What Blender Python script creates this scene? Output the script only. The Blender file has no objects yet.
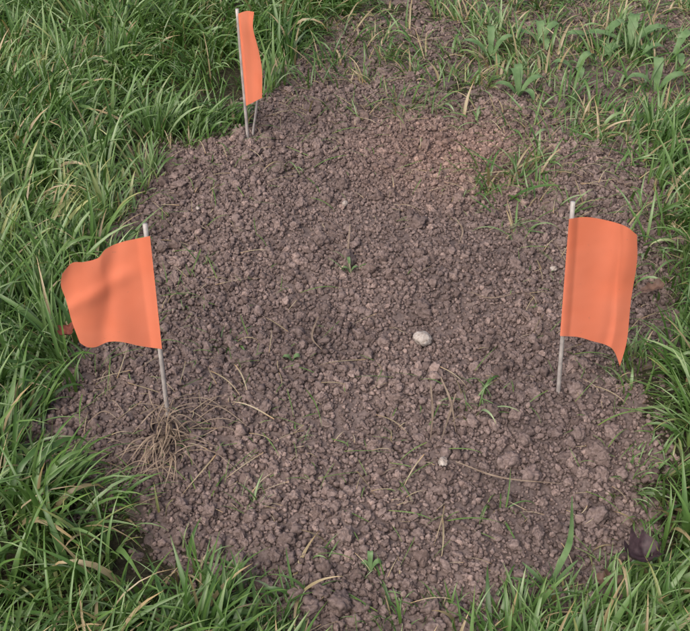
import bpy, bmesh, math, random
import numpy as np
from mathutils import Vector, noise, Matrix
random.seed(7); rng=np.random.default_rng(11)
S=bpy.context.scene
S.view_settings.view_transform='Standard'; S.view_settings.look='None'
S.view_settings.exposure=0; S.view_settings.gamma=1

# ---------------- site survey: photo measurement -> ground position ----------------
F=1150.0; TH=math.radians(38); CT,ST=math.cos(TH),math.sin(TH)
def gp(px,py,z=0.0):
    u=(px-345)/F; v=(py-315.5)/F
    D=ST+v*CT; t=(1.0-z)/D
    return Vector((u*t,(CT-v*ST)*t,z))
def vp(px,py,y):
    u=(px-345)/F; v=(py-315.5)/F
    t=y/(CT-v*ST)
    return Vector((u*t,y,1.0-(ST+v*CT)*t))

# ---------------- numpy noise ----------------
def _h(ix,iy,seed):
    n=(ix.astype(np.int64)*374761393+iy.astype(np.int64)*668265263+seed*1442695041)&0xffffffff
    n=((n^(n>>13))*1274126177)&0xffffffff
    n=n^(n>>16)
    return (n&0xffffff)/float(0xffffff)
def vn(x,y,s,seed=0):
    x=x/s; y=y/s
    ix=np.floor(x); iy=np.floor(y); fx=x-ix; fy=y-iy
    fx=fx*fx*(3-2*fx); fy=fy*fy*(3-2*fy)
    a=_h(ix,iy,seed); b=_h(ix+1,iy,seed); c=_h(ix,iy+1,seed); d=_h(ix+1,iy+1,seed)
    return (a*(1-fx)+b*fx)*(1-fy)+(c*(1-fx)+d*fx)*fy*1.0
def fbm(x,y,s,seed=0,o=3):
    r=0;a=1;t=0
    for i in range(o):
        r=r+a*(vn(x,y,s,seed+i*17)-.5)*2; t+=a; a*=.5; s*=.47
    return r/t
def sstep(a,b,x):
    t=np.clip((x-a)/(b-a),0,1); return t*t*(3-2*t)
def sdist(x,y,poly):
    P=np.array([(p.x,p.y) for p in poly]); Q=np.roll(P,-1,0)
    d2=np.full(x.shape,1e9); ins=np.zeros(x.shape,bool)
    for (ax,ay),(bx,by) in zip(P,Q):
        ex,ey=bx-ax,by-ay; wx,wy=x-ax,y-ay
        t=np.clip((wx*ex+wy*ey)/(ex*ex+ey*ey),0,1)
        d2=np.minimum(d2,(wx-ex*t)**2+(wy-ey*t)**2)
        c=((ay>y)!=(by>y))
        with np.errstate(divide='ignore',invalid='ignore'):
            xi=(bx-ax)*(y-ay)/((by-ay) if by!=ay else 1e-9)+ax
        ins^=(c&(x<xi))
    d=np.sqrt(d2); return np.where(ins,d,-d)

patch_px=[(262,112),(300,108),(345,110),(400,118),(450,110),(480,104),(520,120),(560,140),(600,150),(640,165),(656,200),(655,250),(668,285),(650,335),(620,370),(610,400),(616,450),(612,500),(592,540),(562,574),(502,598),(430,610),(375,620),(345,640),(315,625),(285,594),(240,582),(205,572),(184,545),(170,510),(118,484),(76,460),(58,436),(76,400),(92,365),(118,335),(128,290),(140,245),(132,205),(155,182),(168,158),(215,146),(245,130)]
sparse_px=[(262,125),(290,70),(330,30),(400,-30),(520,-40),(760,-40),(790,120),(650,140),(640,190),(560,200),(450,170),(345,130)]
PATCH=[gp(a,b) for a,b in patch_px]; SPARSE=[gp(a,b) for a,b in sparse_px]
def regions(x,y):
    w=0.022*fbm(x,y,.09,5)+0.012*fbm(x,y,.022,9)
    return sdist(x,y,PATCH)+w, sdist(x,y,SPARSE)+w*2
def ground_h(x,y): return 0.012*fbm(x,y,.5,31)+0.006*fbm(x,y,.12,33)
def soil_h(x,y,dp=None,ds=None):
    if dp is None: dp,ds=regions(x,y)
    h=ground_h(x,y)*.5+0.006*sstep(-0.01,.07,dp)+0.004
    h=h+0.008*fbm(x,y,.11,51)+0.006*fbm(x,y,.035,52)+0.0035*fbm(x,y,.013,53,2)
    m=sstep(-.075,-.035,np.maximum(dp,ds))
    return -0.03*(1-m)+h*m
def surf(x,y):
    return np.maximum(soil_h(x,y),ground_h(x,y)-.004)
def surf1(x,y): return float(surf(np.array([x]),np.array([y]))[0])
def on(px,py,dz=0.0):
    p=gp(px,py,.012); z=surf1(p.x,p.y); p=gp(px,py,z); return Vector((p.x,p.y,z+dz))

# ---------------- materials ----------------
def mat(name):
    m=bpy.data.materials.new(name); m.use_nodes=True
    nt=m.node_tree; nt.nodes.clear()
    return m,nt,nt.nodes,nt.links
def N(nt,t,**k):
    n=nt.nodes.new(t)
    for a,b in k.items(): setattr(n,a,b)
    return n
def ramp(nt,fac,stops):
    r=N(nt,'ShaderNodeValToRGB'); e=r.color_ramp.elements
    while len(e)>1: e.remove(e[0])
    e[0].position=stops[0][0]; e[0].color=(*stops[0][1],1)
    for p,c in stops[1:]:
        q=e.new(p); q.color=(*c,1)
    nt.links.new(fac,r.inputs[0]); return r.outputs[0]
def mixc(nt,f,a,b,blend='MIX'):
    m=N(nt,'ShaderNodeMix',data_type='RGBA',blend_type=blend)
    for s,v in ((m.inputs[0],f),(m.inputs[6],a),(m.inputs[7],b)):
        if isinstance(v,bpy.types.NodeSocket): nt.links.new(v,s)
        elif isinstance(v,tuple): s.default_value=(*v,1)
        else: s.default_value=v
    return m.outputs[2]
def noisen(nt,vec,scale,detail=4,rough=.55):
    n=N(nt,'ShaderNodeTexNoise'); n.inputs['Scale'].default_value=scale; n.inputs['Detail'].default_value=detail
    n.inputs['Roughness'].default_value=rough
    if vec is not None: nt.links.new(vec,n.inputs['Vector'])
    return n.outputs['Fac']
def finish(nt,color,rough=.9,spec=.3,bump=None,bstr=.4,bdist=.001,transl=0,tcol=None):
    p=N(nt,'ShaderNodeBsdfPrincipled'); o=N(nt,'ShaderNodeOutputMaterial')
    if isinstance(color,tuple): p.inputs['Base Color'].default_value=(*color,1)
    else: nt.links.new(color,p.inputs['Base Color'])
    p.inputs['Roughness'].default_value=rough; p.inputs['Specular IOR Level'].default_value=spec
    if bump is not None:
        b=N(nt,'ShaderNodeBump'); b.inputs['Strength'].default_value=bstr; b.inputs['Distance'].default_value=bdist
        nt.links.new(bump,b.inputs['Height']); nt.links.new(b.outputs[0],p.inputs['Normal'])
    if transl:
        t=N(nt,'ShaderNodeBsdfTranslucent'); mx=N(nt,'ShaderNodeMixShader'); mx.inputs[0].default_value=transl
        c=tcol if tcol is not None else color
        if isinstance(c,tuple): t.inputs[0].default_value=(*c,1)
        else: nt.links.new(c,t.inputs[0])
        nt.links.new(p.outputs[0],mx.inputs[1]); nt.links.new(t.outputs[0],mx.inputs[2]); nt.links.new(mx.outputs[0],o.inputs[0])
    else: nt.links.new(p.outputs[0],o.inputs[0])
    return p
def soil_mat(name,inst,k=1.0):
    m,nt,n,l=mat(name)
    g=N(nt,'ShaderNodeNewGeometry'); pos=g.outputs['Position']
    big=noisen(nt,pos,7,2); fine=noisen(nt,pos,260,2,.65)
    c=ramp(nt,fine,[(.25,(.106*k,.078*k,.071*k)),(.5,(.172*k,.131*k,.121*k)),(.75,(.248*k,.194*k,.181*k))])
    c2=ramp(nt,big,[(.3,(.80,.80,.81)),(.7,(1.12,1.11,1.10))])
    c=mixc(nt,1.0,c,c2,'MULTIPLY')
    if inst:
        a=N(nt,'ShaderNodeAttribute',attribute_type='INSTANCER',attribute_name='tint')
        c3=ramp(nt,a.outputs['Fac'],[(0,(.68,.65,.64)),(.5,(.98,.97,.97)),(.9,(1.2,1.18,1.17)),(1,(1.6,1.55,1.5))])
        c=mixc(nt,1.0,c,c3,'MULTIPLY')
    # soil colour paler and warmer around one spot, fading outwards
    pale=N(nt,'ShaderNodeVectorMath',operation='DISTANCE'); nt.links.new(pos,pale.inputs[0]); q=gp(455,148,.02); pale.inputs[1].default_value=q
    f=ramp(nt,pale.outputs['Value'],[(.03,(1,1,1)),(.22,(0,0,0))])
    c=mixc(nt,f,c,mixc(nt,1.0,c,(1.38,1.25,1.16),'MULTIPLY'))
    finish(nt,c,.93,.2,fine,.6,.0013)
    return m
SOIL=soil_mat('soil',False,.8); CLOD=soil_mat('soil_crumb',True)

def blade_mat(name,stops,rough=.38,transl=.28,spec=.6,at='INSTANCER'):
    m,nt,n,l=mat(name)
    a=N(nt,'ShaderNodeAttribute',attribute_type=at,attribute_name='tint')
    v=N(nt,'ShaderNodeAttribute',attribute_type='GEOMETRY',attribute_name='along')
    c=ramp(nt,a.outputs['Fac'],stops)
    g=ramp(nt,v.outputs['Fac'],[(0,(1.25,1.0,.75)),(.25,(.85,.85,.8)),(.7,(1,1,1)),(1,(1.25,1.12,.9))])
    c=mixc(nt,1.0,c,g,'MULTIPLY')
    finish(nt,c,rough,spec,None,transl=transl,tcol=mixc(nt,1.0,c,(1.2,1.25,.6),'MULTIPLY'))
    return m
GS=[(0,(.034,.080,.022)),(.35,(.070,.150,.036)),(.6,(.112,.21,.056)),(.8,(.18,.285,.11)),(.93,(.27,.36,.20)),(.955,(.29,.33,.13)),(.965,(.34,.27,.15)),(1,(.42,.34,.22))]
GRASS=blade_mat('grass_blade',GS,at='GEOMETRY'); GRASSI=blade_mat('tuft_blade',GS)
STRAW=blade_mat('cut_grass',[(0,(.07,.15,.03)),(.5,(.16,.26,.08)),(.6,(.26,.21,.13)),(1,(.50,.42,.30))],.6,.15,.3)

def simple_leaf(name,col,col2,rough=.5,transl=.3,scale=60):
    m,nt,n,l=mat(name); g=N(nt,'ShaderNodeNewGeometry')
    f=noisen(nt,g.outputs['Position'],scale,4)
    finish(nt,ramp(nt,f,[(.3,col),(.7,col2)]),rough,.4,f,.3,.001,transl=transl); return m
WEED=simple_leaf('weed_leaf',(.10,.19,.07),(.20,.31,.14))
TAN=simple_leaf('dry_grass',(.17,.12,.085),(.35,.27,.20),.7,.15)
DEAD=simple_leaf('dead_leaf_dark',(.025,.014,.018),(.07,.042,.05),.6,.05,200)
RED=simple_leaf('dead_leaf_red',(.12,.03,.02),(.22,.06,.035),.5,.1)
BROWN=simple_leaf('dead_leaf_brown',(.08,.045,.035),(.17,.10,.07),.6,.1)

def obj(name,me,mt=None,parent=None,link=True):
    o=bpy.data.objects.new(name,me)
    if link: S.collection.objects.link(o)
    if mt: me.materials.append(mt)
    if parent: o.parent=parent
    return o
def mesh(name,v,f,smooth=True):
    me=bpy.data.meshes.new(name); me.from_pydata([tuple(a) for a in v],[],f); me.update()
    if smooth: me.polygons.foreach_set('use_smooth',[True]*len(me.polygons))
    return me
def grid_mesh(name,xs,ys,hf,keep=None):
    X,Y=np.meshgrid(xs,ys); Z=hf(X.ravel(),Y.ravel())
    co=np.stack([X.ravel(),Y.ravel(),Z],1)
    nx,ny=len(xs),len(ys)
    i=(np.arange(ny-1)[:,None]*nx+np.arange(nx-1)[None,:]).ravel()
    q=np.stack([i,i+1,i+1+nx,i+nx],1)
    if keep is not None:
        k=keep(X.ravel(),Y.ravel()); q=q[k[q].any(1)]
        used=np.unique(q); mp=np.full(len(co),-1); mp[used]=np.arange(len(used)); co=co[used]; q=mp[q]
    me=bpy.data.meshes.new(name)
    me.vertices.add(len(co)); me.vertices.foreach_set('co',co.ravel())
    me.loops.add(q.size); me.loops.foreach_set('vertex_index',q.ravel())
    me.polygons.add(len(q)); me.polygons.foreach_set('loop_start',np.arange(0,q.size,4))
    me.polygons.foreach_set('use_smooth',np.ones(len(q),bool))
    me.update(); me.validate(); return me

# ---------------- ground ----------------
fin=np.arange(-2.2,2.2001,.03); far=np.geomspace(2.4,150,30)
xs=np.concatenate([-far[::-1],fin,far]); ys=np.concatenate([-far[::-1],np.arange(-2.2,4.6,.03),np.geomspace(4.8,150,30)])
m,nt,n,l=mat('ground_turf'); g=N(nt,'ShaderNodeNewGeometry')
c1=ramp(nt,noisen(nt,g.outputs['Position'],140,5,.7),[(.3,(.025,.021,.015)),(.6,(.06,.055,.035)),(.8,(.12,.10,.065))])
c2=ramp(nt,noisen(nt,g.outputs['Position'],3,8,.7),[(.3,(.06,.12,.03)),(.7,(.12,.20,.06))])
d=N(nt,'ShaderNodeVectorMath',operation='LENGTH'); nt.links.new(g.outputs['Position'],d.inputs[0])
mr=N(nt,'ShaderNodeMapRange'); mr.inputs[1].default_value=2.6; mr.inputs[2].default_value=4; nt.links.new(d.outputs['Value'],mr.inputs[0])
finish(nt,mixc(nt,mr.outputs[0],c1,c2),.95,.1,noisen(nt,g.outputs['Position'],160,5),1,.008)
obj('ground',grid_mesh('ground',xs,ys,ground_h),m)
sx=np.arange(-.95,1.25,.004); sy=np.arange(.60,2.95,.004)
def keep(x,y):
    a,b=regions(x,y); return np.maximum(a,b)>-.085
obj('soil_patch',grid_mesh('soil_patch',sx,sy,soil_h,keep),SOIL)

# ---------------- scatter system ----------------
def scatter(name,coll,pos,rot,scl,idx,tint,realize=False):
    me=bpy.data.meshes.new(name); n=len(pos)
    me.vertices.add(n); me.vertices.foreach_set('co',np.ascontiguousarray(pos,dtype=np.float32).ravel())
    for nm,ty,dat,key in (('rot','FLOAT_VECTOR',rot,'vector'),('scl','FLOAT_VECTOR',scl,'vector'),('idx','INT',idx,'value'),('tint','FLOAT',tint,'value')):
        a=me.attributes.new(nm,ty,'POINT')
        a.data.foreach_set(key,np.ascontiguousarray(dat,dtype=np.int32 if ty=='INT' else np.float32).ravel())
    o=obj(name,me)
    ng=bpy.data.node_groups.new(name,'GeometryNodeTree')
    ng.interface.new_socket('Geometry',in_out='INPUT',socket_type='NodeSocketGeometry')
    ng.interface.new_socket('Geometry',in_out='OUTPUT',socket_type='NodeSocketGeometry')
    gi=ng.nodes.new('NodeGroupInput'); go=ng.nodes.new('NodeGroupOutput')
    ip=ng.nodes.new('GeometryNodeInstanceOnPoints'); ci=ng.nodes.new('GeometryNodeCollectionInfo')
    ci.inputs['Collection'].default_value=coll; ci.inputs['Separate Children'].default_value=True; ci.inputs['Reset Children'].default_value=True
    ip.inputs['Pick Instance'].default_value=True
    def na(nm,ty):
        q=ng.nodes.new('GeometryNodeInputNamedAttribute'); q.data_type=ty; q.inputs['Name'].default_value=nm
        return [s for s in q.outputs if s.enabled and s.name=='Attribute'][0]
    L=ng.links
    L.new(gi.outputs[0],ip.inputs['Points']); L.new(ci.outputs[0],ip.inputs['Instance'])
    L.new(na('idx','INT'),ip.inputs['Instance Index'])
    e=ng.nodes.new('FunctionNodeEulerToRotation'); L.new(na('rot','FLOAT_VECTOR'),e.inputs[0]); L.new(e.outputs[0],ip.inputs['Rotation'])
    L.new(na('scl','FLOAT_VECTOR'),ip.inputs['Scale'])
    out=ip.outputs[0]
    if realize:
        r=ng.nodes.new('GeometryNodeRealizeInstances'); L.new(out,r.inputs[0]); out=r.outputs[0]
    L.new(out,go.inputs[0])
    md=o.modifiers.new('scatter','NODES'); md.node_group=ng
    return o

# clod variants
def clod_mesh(name,sub,seed,rough=1.0):
    bm=bmesh.new(); bmesh.ops.create_icosphere(bm,subdivisions=sub,radius=1)
    o=Vector((seed*7.3,seed*3.1,seed*5.7)); r=random.Random(seed)
    sc=Vector((1,r.uniform(.65,1),r.uniform(.6,.9)))
    for v in bm.verts:
        p=v.co.copy()
        k=1+.34*rough*noise.noise(p*1.3+o)+.26*rough*noise.noise(p*2.9+o*2)+.14*rough*noise.noise(p*6+o)+(.08*noise.noise(p*13+o) if sub>3 else 0)
        q=p*k; v.co=Vector((q.x*sc.x,q.y*sc.y,q.z*sc.z))
    me=bpy.data.meshes.new(name); bm.to_mesh(me); bm.free()
    me.polygons.foreach_set('use_smooth',[True]*len(me.polygons)); return me
CC=bpy.data.collections.new('soil_clod_shapes')
for i in range(8): CC.objects.link(obj('clod_%02d'%i,clod_mesh('clod%d'%i,2,i+1,1.5),CLOD,link=False))
for i in range(8,20): CC.objects.link(obj('clod_%02d'%i,clod_mesh('clod%d'%i,4 if i>13 else 3,i+1,1.35),CLOD,link=False))

def clods(n,r0,r1,pw,i0,i1,sink,seed,sparse=.8,clump=0):
    x=rng.uniform(-.95,1.2,n*3); y=rng.uniform(.64,2.9,n*3)
    a,b=regions(x,y)
    dens=np.where(a>-.012,1.0,np.where(b>0,sparse*np.clip(.7+1.2*fbm(x,y,.1,71),.25,1),0.0))
    dens=np.where((a<=-.012)&(a>-.07),np.maximum(dens,.55),dens)
    if clump: dens=dens*np.clip(.6+clump*fbm(x,y,.07,seed),.1,1)
    k=rng.random(n*3)<dens; x,y=x[k],y[k]
    m=len(x); r=r0*(r1/r0)**(rng.random(m)**pw)
    z=surf(x,y)+r*sink*rng.uniform(.4,1.3,m)
    s=r[:,None]*rng.uniform(.85,1.15,(m,3))
    return (np.stack([x,y,z],1),rng.uniform(0,6.28,(m,3)),s,rng.integers(i0,i1,m),rng.random(m))
parts=[clods(58000,.0017,.0032,1,0,8,.8,1),clods(34000,.0028,.0050,1.5,0,14,.8,2,clump=1.0),clods(4300,.0052,.0086,1.7,8,20,.65,3,clump=1.2),clods(230,.0085,.0125,1.5,14,20,.5,4,clump=1)]
# lumps on the rim
lp=[];
for (px,py,r) in [(172,170,.014),(183,172,.010),(140,178,.012),(340,608,.017),(322,596,.012),(360,612,.013),(300,598,.012),(605,600,.014),(590,604,.010),(430,613,.012),(312,612,.012),(250,577,.011),(598,455,.013),(602,478,.010),(612,436,.012),(318,147,.011),(400,400,.010),(240,588,.010),(455,612,.009),(65,437,.012),(80,462,.012),(622,603,.012),(596,520,.013),(660,358,.012),(690,320,.01),(640,600,.011)]:
    p=on(px,py); lp.append((p.x,p.y,p.z+r*.4,r))
lp=np.array(lp); m_=len(lp)
parts.append((lp[:,:3],rng.uniform(0,6.28,(m_,3)),lp[:,3:4]*np.ones((1,3)),rng.integers(14,20,m_),rng.random(m_)*.6+.2))
A=[np.concatenate([p[i] for p in parts]) for i in range(5)]
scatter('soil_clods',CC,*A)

# ---------------- grass ----------------
def blade(name,bend,width,twist,mt,seg=10,side=0.0,start=.1):
    v=[];f=[];al=[]
    x=z=yy=0.0; ang=0
    for i in range(seg+1):
        t=i/seg
        w=width*.5*min(1,.55+t*2.2)*(1-max(0,(t-.35)/.65)**1.7)+.0004
        tw=twist*t
        nx,nz=math.cos(ang),-math.sin(ang)
        wy,wn=math.cos(tw)*w,math.sin(tw)*w
        v+= [(x+nx*wn,yy+wy,z+nz*wn),(x+nx*w*.35,yy,z+nz*w*.35),(x-nx*wn,yy-wy,z-nz*wn)]
        al+=[t]*3
        ang=bend*max(0,(t-start)/(1-start))**1.4
        x+=math.sin(ang)/seg; z+=math.cos(ang)/seg; yy+=side*t/seg
        if i<seg:
            b=i*3; f+=[(b,b+1,b+4,b+3),(b+1,b+2,b+5,b+4)]
    me=mesh(name,v,f); a=me.attributes.new('along','FLOAT','POINT'); a.data.foreach_set('value',al)
    me.materials.append(mt); return me
GC=bpy.data.collections.new('grass_blade_shapes'); GI=bpy.data.collections.new('tuft_blade_shapes'); NB=30
for i in range(NB):
    r=random.Random(i+50); pr=(r.uniform(.3,2.3) if i%6 else r.uniform(2.2,2.9),r.choice([.022,.028,.034,.042,.056]),r.uniform(-1.3,1.3)); sd_=r.uniform(-.5,.5)
    GC.objects.link(obj('blade_%02d'%i,blade('b%d'%i,*pr,GRASS,7,sd_),link=False))
    GI.objects.link(obj('tuftblade_%02d'%i,blade('t%d'%i,*pr,GRASSI,8,sd_),link=False))
def grass_density(x,y):
    a,b=regions(x,y)
    d=np.where(a>-.004,0.0,np.where(b>0,.24+.5*np.clip(.25+2.0*fbm(x,y,.11,91),0,1.2),1.0))
    d=np.where((a>-.03)&(a<=-.004)&(b<=0),.6,d)
    d=d*np.where(b<=0,np.clip(.9+1.3*fbm(x,y,.12,95,2),.4,1),1)
    return d,a,b
def grass(n_tuft,per,box,lenr):
    cx=rng.uniform(box[0],box[1],n_tuft); cy=rng.uniform(box[2],box[3],n_tuft)
    d,a,b=grass_density(cx,cy); k=rng.random(n_tuft)<d; cx,cy=cx[k],cy[k]
    nt_=len(cx); cnt=rng.integers(per//2,per*3//2,nt_); ti=np.repeat(np.arange(nt_),cnt); m=len(ti)
    ox=rng.normal(0,.012,m); oy=rng.normal(0,.012,m)
    x=cx[ti]+ox; y=cy[ti]+oy
    a,b=regions(x,y); k=(a<.003)&~((b>0)&(rng.random(m)<.35))
    x,y,ti,ox,oy,a,b=[q[k] for q in (x,y,ti,ox,oy,a,b)]; m=len(x)
    flow=fbm(x,y,.28,120,2)*4.5+fbm(x,y,.7,121,2)*2+.6
    tz=rng.uniform(0,6.28,nt_)[ti]; 
    vx=ox*45+.85*np.cos(flow)+.35*np.cos(tz)+rng.normal(0,.6,m); vy=oy*45+.85*np.sin(flow)+.35*np.sin(tz)+rng.normal(0,.6,m)
    # blades at the rim were pushed outwards when the bed was dug
    e=.012; gx=(regions(x+e,y)[0]-a)/e; gy=(regions(x,y+e)[0]-a)/e; near=np.exp(np.clip(a,-9,0)/.05)*.6
    vx-=gx*near; vy-=gy*near
    az=np.arctan2(vy,vx); tilt=np.clip(np.hypot(vx,vy)*.36+rng.normal(0,.16,m)+.2*(b>0),.02,1.35)
    L=rng.uniform(lenr[0],lenr[1],nt_)[ti]*rng.uniform(.45,1.15,m)*(1+.3*fbm(x,y,.25,140,2))
    front=(y<1.1)
    L*=np.where(b>0,.66,1)*np.where(a>-.035,np.where(front,.5,.68),1)*np.where((a>-.08)&front,.75,1)
    wsc=rng.uniform(.65,1.3,m)*(.095/np.maximum(L,.04))**.55
    tuftint=rng.random(nt_)[ti]
    tint=np.clip(.3*tuftint+.56*rng.random(m)+.10+.26*fbm(x,y,.3,150,2),0,.955)
    pale=rng.random(m)<np.where(b>0,.25,.06); tint=np.where(pale,rng.uniform(.965,1,m),tint)  # dried, straw-coloured blades
    z=surf(x,y)-.004
    sc=np.stack([L,L*wsc,L],1)
    rot=np.stack([np.zeros(m),tilt,az],1)
    return np.stack([x,y,z],1),rot,sc,rng.integers(0,NB,m),tint
g1=grass(7000,19,(-1.0,1.1,.58,2.7),(.065,.14))
g2=grass(3800,16,(-1.9,2.0,.1,3.6),(.07,.14))
k=~((g2[0][:,0]>-1.0)&(g2[0][:,0]<1.1)&(g2[0][:,1]>.58)&(g2[0][:,1]<2.7)); g2=[q[k] for q in g2]
scatter('grass',GC,*[np.concatenate([a,b]) for a,b in zip(g1,g2)],realize=True)

# short green tufts growing in the bed
def tufts(name,spots):
    P=[];R=[];Sc=[];I=[];T=[]
    for (px,py,rad,n,L) in spots:
        c=on(px,py)
        for _ in range(n):
            x=c.x+random.gauss(0,rad); y=c.y+random.gauss(0,rad); z=surf1(x,y)
            P.append((x,y,z-.002)); R.append((0,random.uniform(.3,1.3),random.uniform(0,6.28)))
            l_=L*random.uniform(.5,1.25); Sc.append((l_,l_*random.uniform(.8,1.4),l_)); I.append(random.randrange(NB)); T.append(random.uniform(.3,.93) if random.random()<.85 else .98)
    return scatter(name,GI,np.array(P),np.array(R),np.array(Sc),np.array(I),np.array(T))
tufts('grass_tufts',[(515,178,.025,54,.08),(540,165,.02,40,.07),(485,198,.02,28,.06),(600,135,.03,50,.08),(515,232,.012,22,.06),(465,402,.014,24,.05),(490,395,.012,16,.05),(425,108,.03,50,.06),(350,272,.004,7,.04),(228,345,.01,16,.04),(610,345,.006,8,.05),(255,502,.006,12,.035),(585,300,.012,12,.05),(500,510,.006,8,.05),(650,220,.02,34,.08),(375,580,.012,14,.04),(330,560,.01,8,.035),(280,600,.012,14,.06),(640,250,.02,24,.08),(300,600,.01,12,.06),(290,170,.006,6,.06),(205,265,.01,10,.04),(170,300,.015,14,.04),(575,210,.015,16,.05),(535,200,.02,18,.06),(620,290,.015,16,.06),(555,130,.03,30,.07),(480,120,.03,24,.06),(330,120,.03,20,.05),(640,170,.03,30,.09),(370,112,.03,20,.05),(395,440,.006,5,.03),(300,440,.008,6,.03)])

# cut grass & straw lying on the bed
SC2=bpy.data.collections.new('cut_grass_shapes')
for i in range(10):
    r=random.Random(i+500)
    SC2.objects.link(obj('clipping_%02d'%i,blade('s%d'%i,r.uniform(.1,1.3),r.choice([.02,.028,.04]),r.uniform(-1,1),STRAW,8,r.uniform(-.5,.5)),link=False))
n=11000; x=rng.uniform(-.7,.95,n); y=rng.uniform(.7,2.6,n); a,b=regions(x,y)
k=((a>-.01)|(b>0))&(rng.random(n)<.30+.5*fbm(x,y,.2,201)+.35*(b>0)+.2*(x<-.2)+.18*(x>.25)); x,y=x[k],y[k]; m=len(x)
L=.012+.06*rng.random(m)**2
z=surf(x,y)+.0105
tt=np.where(rng.random(m)<.58,rng.uniform(0,.5,m),rng.uniform(.6,1,m))
scatter('grass_clippings',SC2,np.stack([x,y,z],1),np.stack([rng.normal(0,.2,m),rng.normal(1.44,.12,m),rng.uniform(0,6.28,m)],1),np.stack([L,np.maximum(L*.75,.028),L],1),rng.integers(0,10,m),tt)

# ---------------- ribbons / leaves ----------------
def cat(pts,n):
    P=[pts[0]*2-pts[1]]+pts+[pts[-1]*2-pts[-2]]; out=[]
    for i in range(n+1):
        s=i/n*(len(pts)-1); k=min(int(s),len(pts)-2); t=s-k
        a,b,c,d=P[k],P[k+1],P[k+2],P[k+3]
        out.append(.5*((2*b)+(c-a)*t+(2*a-5*b+4*c-d)*t*t+(3*b-a-3*c+d)*t**3))
    return out
class Acc:
    def __init__(s): s.v=[];s.f=[]
    def ribbon(s,pts,w,n=12,leaf=False,tooth=0,cup=.25):
        c=cat(pts,n); 
        for i,p in enumerate(c):
            t=i/n; T=(c[min(i+1,n)]-c[max(i-1,0)]).normalized(); U=Vector((0,0,1))
            sd=T.cross(U); sd=sd.normalized() if sd.length>.05 else Vector((1,0,0)); nn=sd.cross(T)
            ww=w*.5*((math.sin(math.pi*min(1,t*.93+.05))**.8 if leaf else min(1,.6+t)*(1-max(0,t-.5)*1.6))+.03)
            if tooth: ww*=1-tooth*(i%2)
            s.v+=[p+sd*ww+nn*ww*cup,p,p-sd*ww+nn*ww*cup]
            if i<n:
                b=len(s.v)-3; s.f+=[(b,b+1,b+4,b+3),(b+1,b+2,b+5,b+4)]
        return s
    def tube(s,pts,r,n=12,k=7,r1=None):
        c=cat(pts,n); r1=r if r1 is None else r1; base=len(s.v)
        for i,p in enumerate(c):
            T=(c[min(i+1,n)]-c[max(i-1,0)]).normalized(); a=T.orthogonal().normalized(); b=T.cross(a); rr=r+(r1-r)*i/n
            s.v+=[p+(a*math.cos(6.2832*j/k)+b*math.sin(6.2832*j/k))*rr for j in range(k)]
            if i<n:
                for j in range(k):
                    q=base+i*k; s.f.append((q+j,q+(j+1)%k,q+k+(j+1)%k,q+k+j))
        s.f.append(tuple(base+n*k+j for j in range(k))); s.f.append(tuple(base+j for j in reversed(range(k))))
        return s
    def make(s,name,mt,parent=None): return obj(name,mesh(name,s.v,s.f),mt,parent)

# dry tuft and straw roots by the near-left stake
A1=Acc()
for i in range(46):
    px=random.gauss(168,5); py=random.gauss(442,16); b=on(px,py,.006)
    ang=random.gauss(-1.6,.5) if i<40 else random.uniform(0,6.28); L=random.uniform(.025,.07)
    d=Vector((math.cos(ang),math.sin(ang),0))
    e=b+d*L; e.z=surf1(e.x,e.y)+random.uniform(.008,.02)
    mid=b+d*L*.5+Vector((random.uniform(-.01,.01),0,random.uniform(.01,.022)))
    A1.ribbon([b,mid,e],random.uniform(.0012,.0028),8)
for i in range(14):
    b=on(random.gauss(168,4),random.gauss(446,6)); A1.ribbon([b,b+Vector((random.uniform(-.012,.012),random.uniform(-.01,.01),.025)),b+Vector((random.uniform(-.02,.02),random.uniform(-.02,.02),random.uniform(.04,.065)))],.002,8)
for i in range(30):
    b=on(random.uniform(75,205),random.uniform(395,490),.009); ang=random.gauss(0,.5); d=Vector((math.cos(ang),math.sin(ang),0))*random.uniform(.03,.08)
    e=b+d; e.z=surf1(e.x,e.y)+.009; A1.ribbon([b,(b+e)/2+Vector((0,random.uniform(-.01,.01),.008)),e],.0017,8)
A1.make('dry_grass_tuft',TAN)
A2=Acc()
for pts in [[(455,402),(448,425),(440,450)],[(430,392),(432,420),(430,448)],[(455,470),(500,486),(560,492)],[(440,385),(450,410),(455,440)],[(185,565),(212,572),(243,578)],[(350,232),(348,262),(352,285)],[(455,226),(462,238),(458,252)],[(470,300),(490,306),(520,300)],[(318,325),(312,345),(322,358)]]:
    A2.ribbon([on(a,b,.014) for a,b in pts],.0028,12)
A2.make('straw',TAN)

def weed(name,base,leaves,w,leaf=True,tooth=0):
    a=Acc(); b=on(*base)
    for (dx,dy,h,L) in leaves:
        d=Vector((dx,dy,0)).normalized()*L
        a.ribbon([b,b+d*.35+Vector((0,0,h)),b+d*.75+Vector((0,0,h*1.15)),b+d+Vector((0,0,h*.6))],w,14,leaf,tooth)
    return a.make(name,WEED)
weed('broadleaf_weed',(518,98),[(0,1,.04,.06),(1,.4,.03,.06),(-1,.4,.02,.05),(.6,-.8,.02,.04),(-.4,1,.04,.04)],.015)
weed('broadleaf_weed',(628,52),[(-1,.2,.03,.10),(-.8,-.6,.02,.07),(1,.2,.04,.09),(.3,1,.05,.07),(.5,-.8,.02,.06)],.024,True,.25)
weed('broadleaf_weed',(598,50),[(-1,0,.03,.08),(1,.6,.04,.08),(.2,-1,.02,.06)],.022,True,.2)
weed('broadleaf_weed',(490,62),[(-1,.5,.03,.07),(1,.4,.04,.06),(0,1,.05,.05),(.2,-1,.02,.05)],.016,True,.2)
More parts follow.
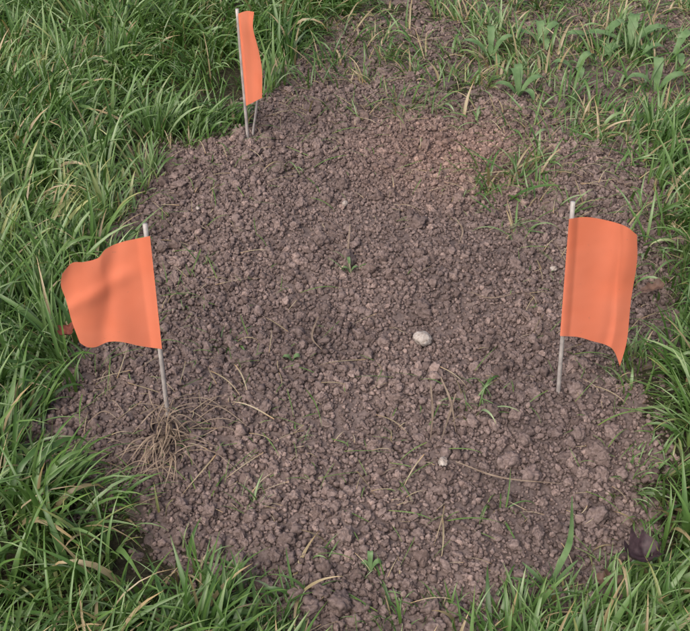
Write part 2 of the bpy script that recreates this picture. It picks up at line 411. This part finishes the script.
weed('broadleaf_weed',(655,95),[(-1,.2,.03,.06),(1,.3,.03,.07),(.1,1,.05,.05)],.018)
weed('broadleaf_weed',(575,75),[(-1,.3,.02,.05),(.8,.6,.03,.05),(.1,-1,.02,.04)],.016)
weed('broadleaf_weed',(540,45),[(-1,.3,.02,.06),(.8,.6,.03,.06),(.1,-1,.02,.05),(0,1,.03,.05)],.018,True,.2)
weed('broadleaf_weed',(672,60),[(-1,-.3,.03,.07),(.8,.6,.04,.06),(.1,-1,.02,.05)],.02,True,.2)
weed('seedling',(350,274),[(-.3,1,.02,.015),(1,.3,.010,.014),(-1,.1,.01,.012)],.0045)
weed('seedling',(292,362),[(-1,.1,.009,.013),(1,.1,.009,.012)],.008)
weed('seedling',(370,573),[(-1,.5,.012,.012),(1,.3,.014,.015),(0,1,.02,.015)],.006)
a=Acc(); b=on(548,590)
a.ribbon([b,vp(560,565,b.y+.01),vp(570,540,b.y+.02),vp(572,496,b.y+.03)],.007,14,True)
a.ribbon([b,vp(566,572,b.y),vp(578,560,b.y)],.006,10,True)
a.ribbon([b,vp(538,578,b.y),vp(522,562,b.y+.01)],.006,10,True)
a.ribbon([b,vp(530,582,b.y),vp(508,577,b.y)],.005,10,True)
a.ribbon([b,vp(552,575,b.y),vp(548,560,b.y)],.005,10,True)
a.make('seedling',WEED)

def dead_leaf(name,px,py,L,W,az,mt,curl=.5,lift=.006):
    v=[];f=[];nx,ny=18,12; c=on(px,py,lift)
    for i in range(nx+1):
        t=i/nx*2-1
        for j in range(ny+1):
            s=j/ny*2-1; w=W*.5*math.sqrt(max(0,1-abs(t)**2.2))*(1+.2*math.sin(t*9+s*2))
            x=t*L*.5; y=s*w; q=Vector((x*70,y*70,py))
            z=curl*(y*y/W*1.6+x*x/L*.8)+.006*noise.noise(q)+.003*noise.noise(q*2.7)
            v.append(c+Matrix.Rotation(az,3,'Z')@Vector((x,y,z)))
    for i in range(nx):
        for j in range(ny):
            q=i*(ny+1)+j; f.append((q,q+1,q+ny+2,q+ny+1))
    obj(name,mesh(name,v,f),mt)
dead_leaf('dead_leaf',635,583,.040,.036,.5,DEAD,1.1,.045)
dead_leaf('dead_leaf',72,357,.028,.02,1.3,RED,.7,.045)
dead_leaf('dead_leaf',648,312,.04,.018,.5,BROWN,.6,.04)
dead_leaf('dead_leaf',605,598,.03,.016,.2,BROWN,.6,.03)

# stones
m,nt,nn_,l=mat('pale_stone'); g=N(nt,'ShaderNodeNewGeometry'); f_=noisen(nt,g.outputs['Position'],150,5,.7)
finish(nt,ramp(nt,f_,[(.35,(.21,.165,.14)),(.5,(.36,.31,.28)),(.65,(.45,.41,.38))]),.8,.3,f_,.6,.002)
for i,(px,py,r) in enumerate([(422,346,.0125),(345,208,.006),(553,273,.005),(443,467,.006),(198,212,.004)]):
    me=clod_mesh('stone',4,90+i,.9)
    if i==0:
        for v_ in me.vertices: v_.co=v_.co.normalized()*(.45+.55*v_.co.length)
    me.transform(Matrix.Scale(r,4)); p=on(px,py,r*.75+.004)
    o=obj('pale_stone' if i==0 else 'pebble',me,m); o.location=p; o.rotation_euler=(0,.2,i*1.3)

# ---------------- flags ----------------
m,nt,nn_,l=mat('orange_vinyl'); g=N(nt,'ShaderNodeNewGeometry')
f1=noisen(nt,g.outputs['Position'],16,2); f2=noisen(nt,g.outputs['Position'],170,3)
c=ramp(nt,f1,[(.3,(.82,.215,.115)),(.7,(.86,.255,.15))])
c=mixc(nt,ramp(nt,f2,[(.68,(0,0,0)),(.76,(.35,.35,.35))]),c,(.45,.17,.12))
finish(nt,c,.42,.4,f1,.35,.006,transl=.2,tcol=(.95,.37,.22)); VIN=m
m,nt,nn_,l=mat('stake_plastic'); g=N(nt,'ShaderNodeNewGeometry'); f1=noisen(nt,g.outputs['Position'],60,4)
finish(nt,ramp(nt,f1,[(.35,(.29,.26,.25)),(.65,(.46,.42,.40))]),.4,.5); STK=m

def interp(poly,t):
    P=[Vector(p) for p in poly]; ls=[(P[i+1]-P[i]).length for i in range(len(P)-1)]; T=sum(ls)*t
    for i,q in enumerate(ls):
        if T<=q or i==len(ls)-1: return P[i].lerp(P[i+1],min(1,T/q))
        T-=q
def smooth_poly(poly): 
    return [tuple(q)[:2] for q in cat([Vector((a,b,0)) for a,b in poly],(len(poly)-1)*6)]
def flag(base,top,topc,botc,freec,wave,r=.0028,extra=None):
    root=bpy.data.objects.new('marker_flag',None); S.collection.objects.link(root)
    b=on(*base); root.location=b
    inv=Matrix.Translation(-b)
    tp=vp(top[0],top[1],b.y+top[2])
    dirv=(tp-b).normalized()
    a=Acc(); a.tube([b-dirv*.06,b,(b+tp)/2,tp],r,12,10); a.v=[inv@q for q in a.v]; a.make('stake',STK,root)
    stake_y=lambda py: b.y+top[2]*max(0,min(1,(base[1]-py)/(base[1]-top[1])))
    tc,bc,fc=smooth_poly(topc),smooth_poly(botc),smooth_poly(freec)
    nx,ny=60,50; v=[];f=[]
    for j in range(ny+1):
        t=j/ny; fe=interp(fc,t)-Vector(freec[0]).lerp(Vector(freec[-1]),t)
        for i in range(nx+1):
            s=i/nx; p=interp(tc,s).lerp(interp(bc,s),t)+fe*s
            y=stake_y(p.y)+wave(s,t)-r*1.5*(1-min(1,s*8)**2)
            v.append(inv@vp(p.x,p.y,y))
    for j in range(ny):
        for i in range(nx):
            q=j*(nx+1)+i; f.append((q,q+1,q+nx+2,q+nx+1))
    obj('cloth',mesh('cloth',v,f),VIN,root)
    if extra:
        e=Acc(); eb=on(*extra[0]); et=vp(extra[1][0],extra[1][1],eb.y); e.tube([eb-Vector((0,0,.05)),eb,(eb+et)/2,et],r*.75,10,8); e.v=[inv@q for q in e.v]; e.make('support_wire',STK,root)
def crease(d,w): return math.exp(-(d/w)**2)
flag((168,416),(145,224,.0),
     [(150,236),(122,242),(106,249),(98,258),(84,262),(72,263),(62,274)],
     [(162,349),(140,346),(122,342),(108,342),(96,347),(87,347),(80,343)],
     [(62,274),(61,286),(66,300),(72,322),(80,343)],
     lambda s,t: .007*math.sin(s*5.0+t*2.2)*s**.6-.01*s+.0015*math.sin(s*10-t*6)*s+.0022*crease(s-.35-t*.35,.10)*min(1,s*3)-.002*crease(t-.25-s*.25,.09)*min(1,s*3))
flag((558,394),(573,202,.0),
     [(569,219),(585,217),(605,220),(625,226),(637,235)],
     [(560,336),(578,337),(592,341),(606,345),(614,351),(620,366)],
     [(637,235),(637,262),(631,300),(627,340),(620,366)],
     lambda s,t: .007*math.sin(s*4.5-t*.8)*s**.5+.03*max(0,s-.72)*1.5-.0012*math.sin(s*9+t*4)*s+.0015*crease(s-.75+t*.12,.07)+.001*crease(t-.6+s*.2,.08)*s)
flag((248,140),(237,9,.0),
     [(238,14),(243,12),(248,11),(254,12)],
     [(246,106),(250,104),(256,101),(262,98)],
     [(254,12),(253,28),(258,48),(262,70),(262,98)],
     lambda s,t: -.06*s+.007*math.sin(s*7+t*3)*s,.0028,((253,135),(258,96)))

# ---------------- light, camera ----------------
w=bpy.data.worlds.new('World'); S.world=w; w.use_nodes=True; nt=w.node_tree
bg=nt.nodes['Background']; sky=nt.nodes.new('ShaderNodeTexSky'); sky.sky_type='NISHITA'; sky.sun_disc=False
EL,AZ=math.radians(50),math.radians(-145)   # behind the viewer, to the left
sky.sun_elevation=EL; sky.sun_rotation=AZ; sky.dust_density=6; sky.air_density=1
nt.links.new(sky.outputs[0],bg.inputs[0]); bg.inputs[1].default_value=.15
ld=bpy.data.lights.new('sun','SUN'); ld.energy=2.7; ld.angle=math.radians(60); ld.color=(1,.955,.90)
lo=bpy.data.objects.new('sun',ld); S.collection.objects.link(lo)
sd=Vector((math.sin(AZ)*math.cos(EL),math.cos(AZ)*math.cos(EL),math.sin(EL)))
lo.rotation_euler=sd.to_track_quat('Z','Y').to_euler(); lo.location=(-3,-5,6)
cd=bpy.data.cameras.new('camera'); co=bpy.data.objects.new('camera',cd); S.collection.objects.link(co); S.camera=co
co.location=(0,0,1); co.rotation_euler=(math.radians(90)-TH,0,0)
cd.sensor_width=36; cd.lens=36*F/690; cd.clip_start=.01; cd.clip_end=600
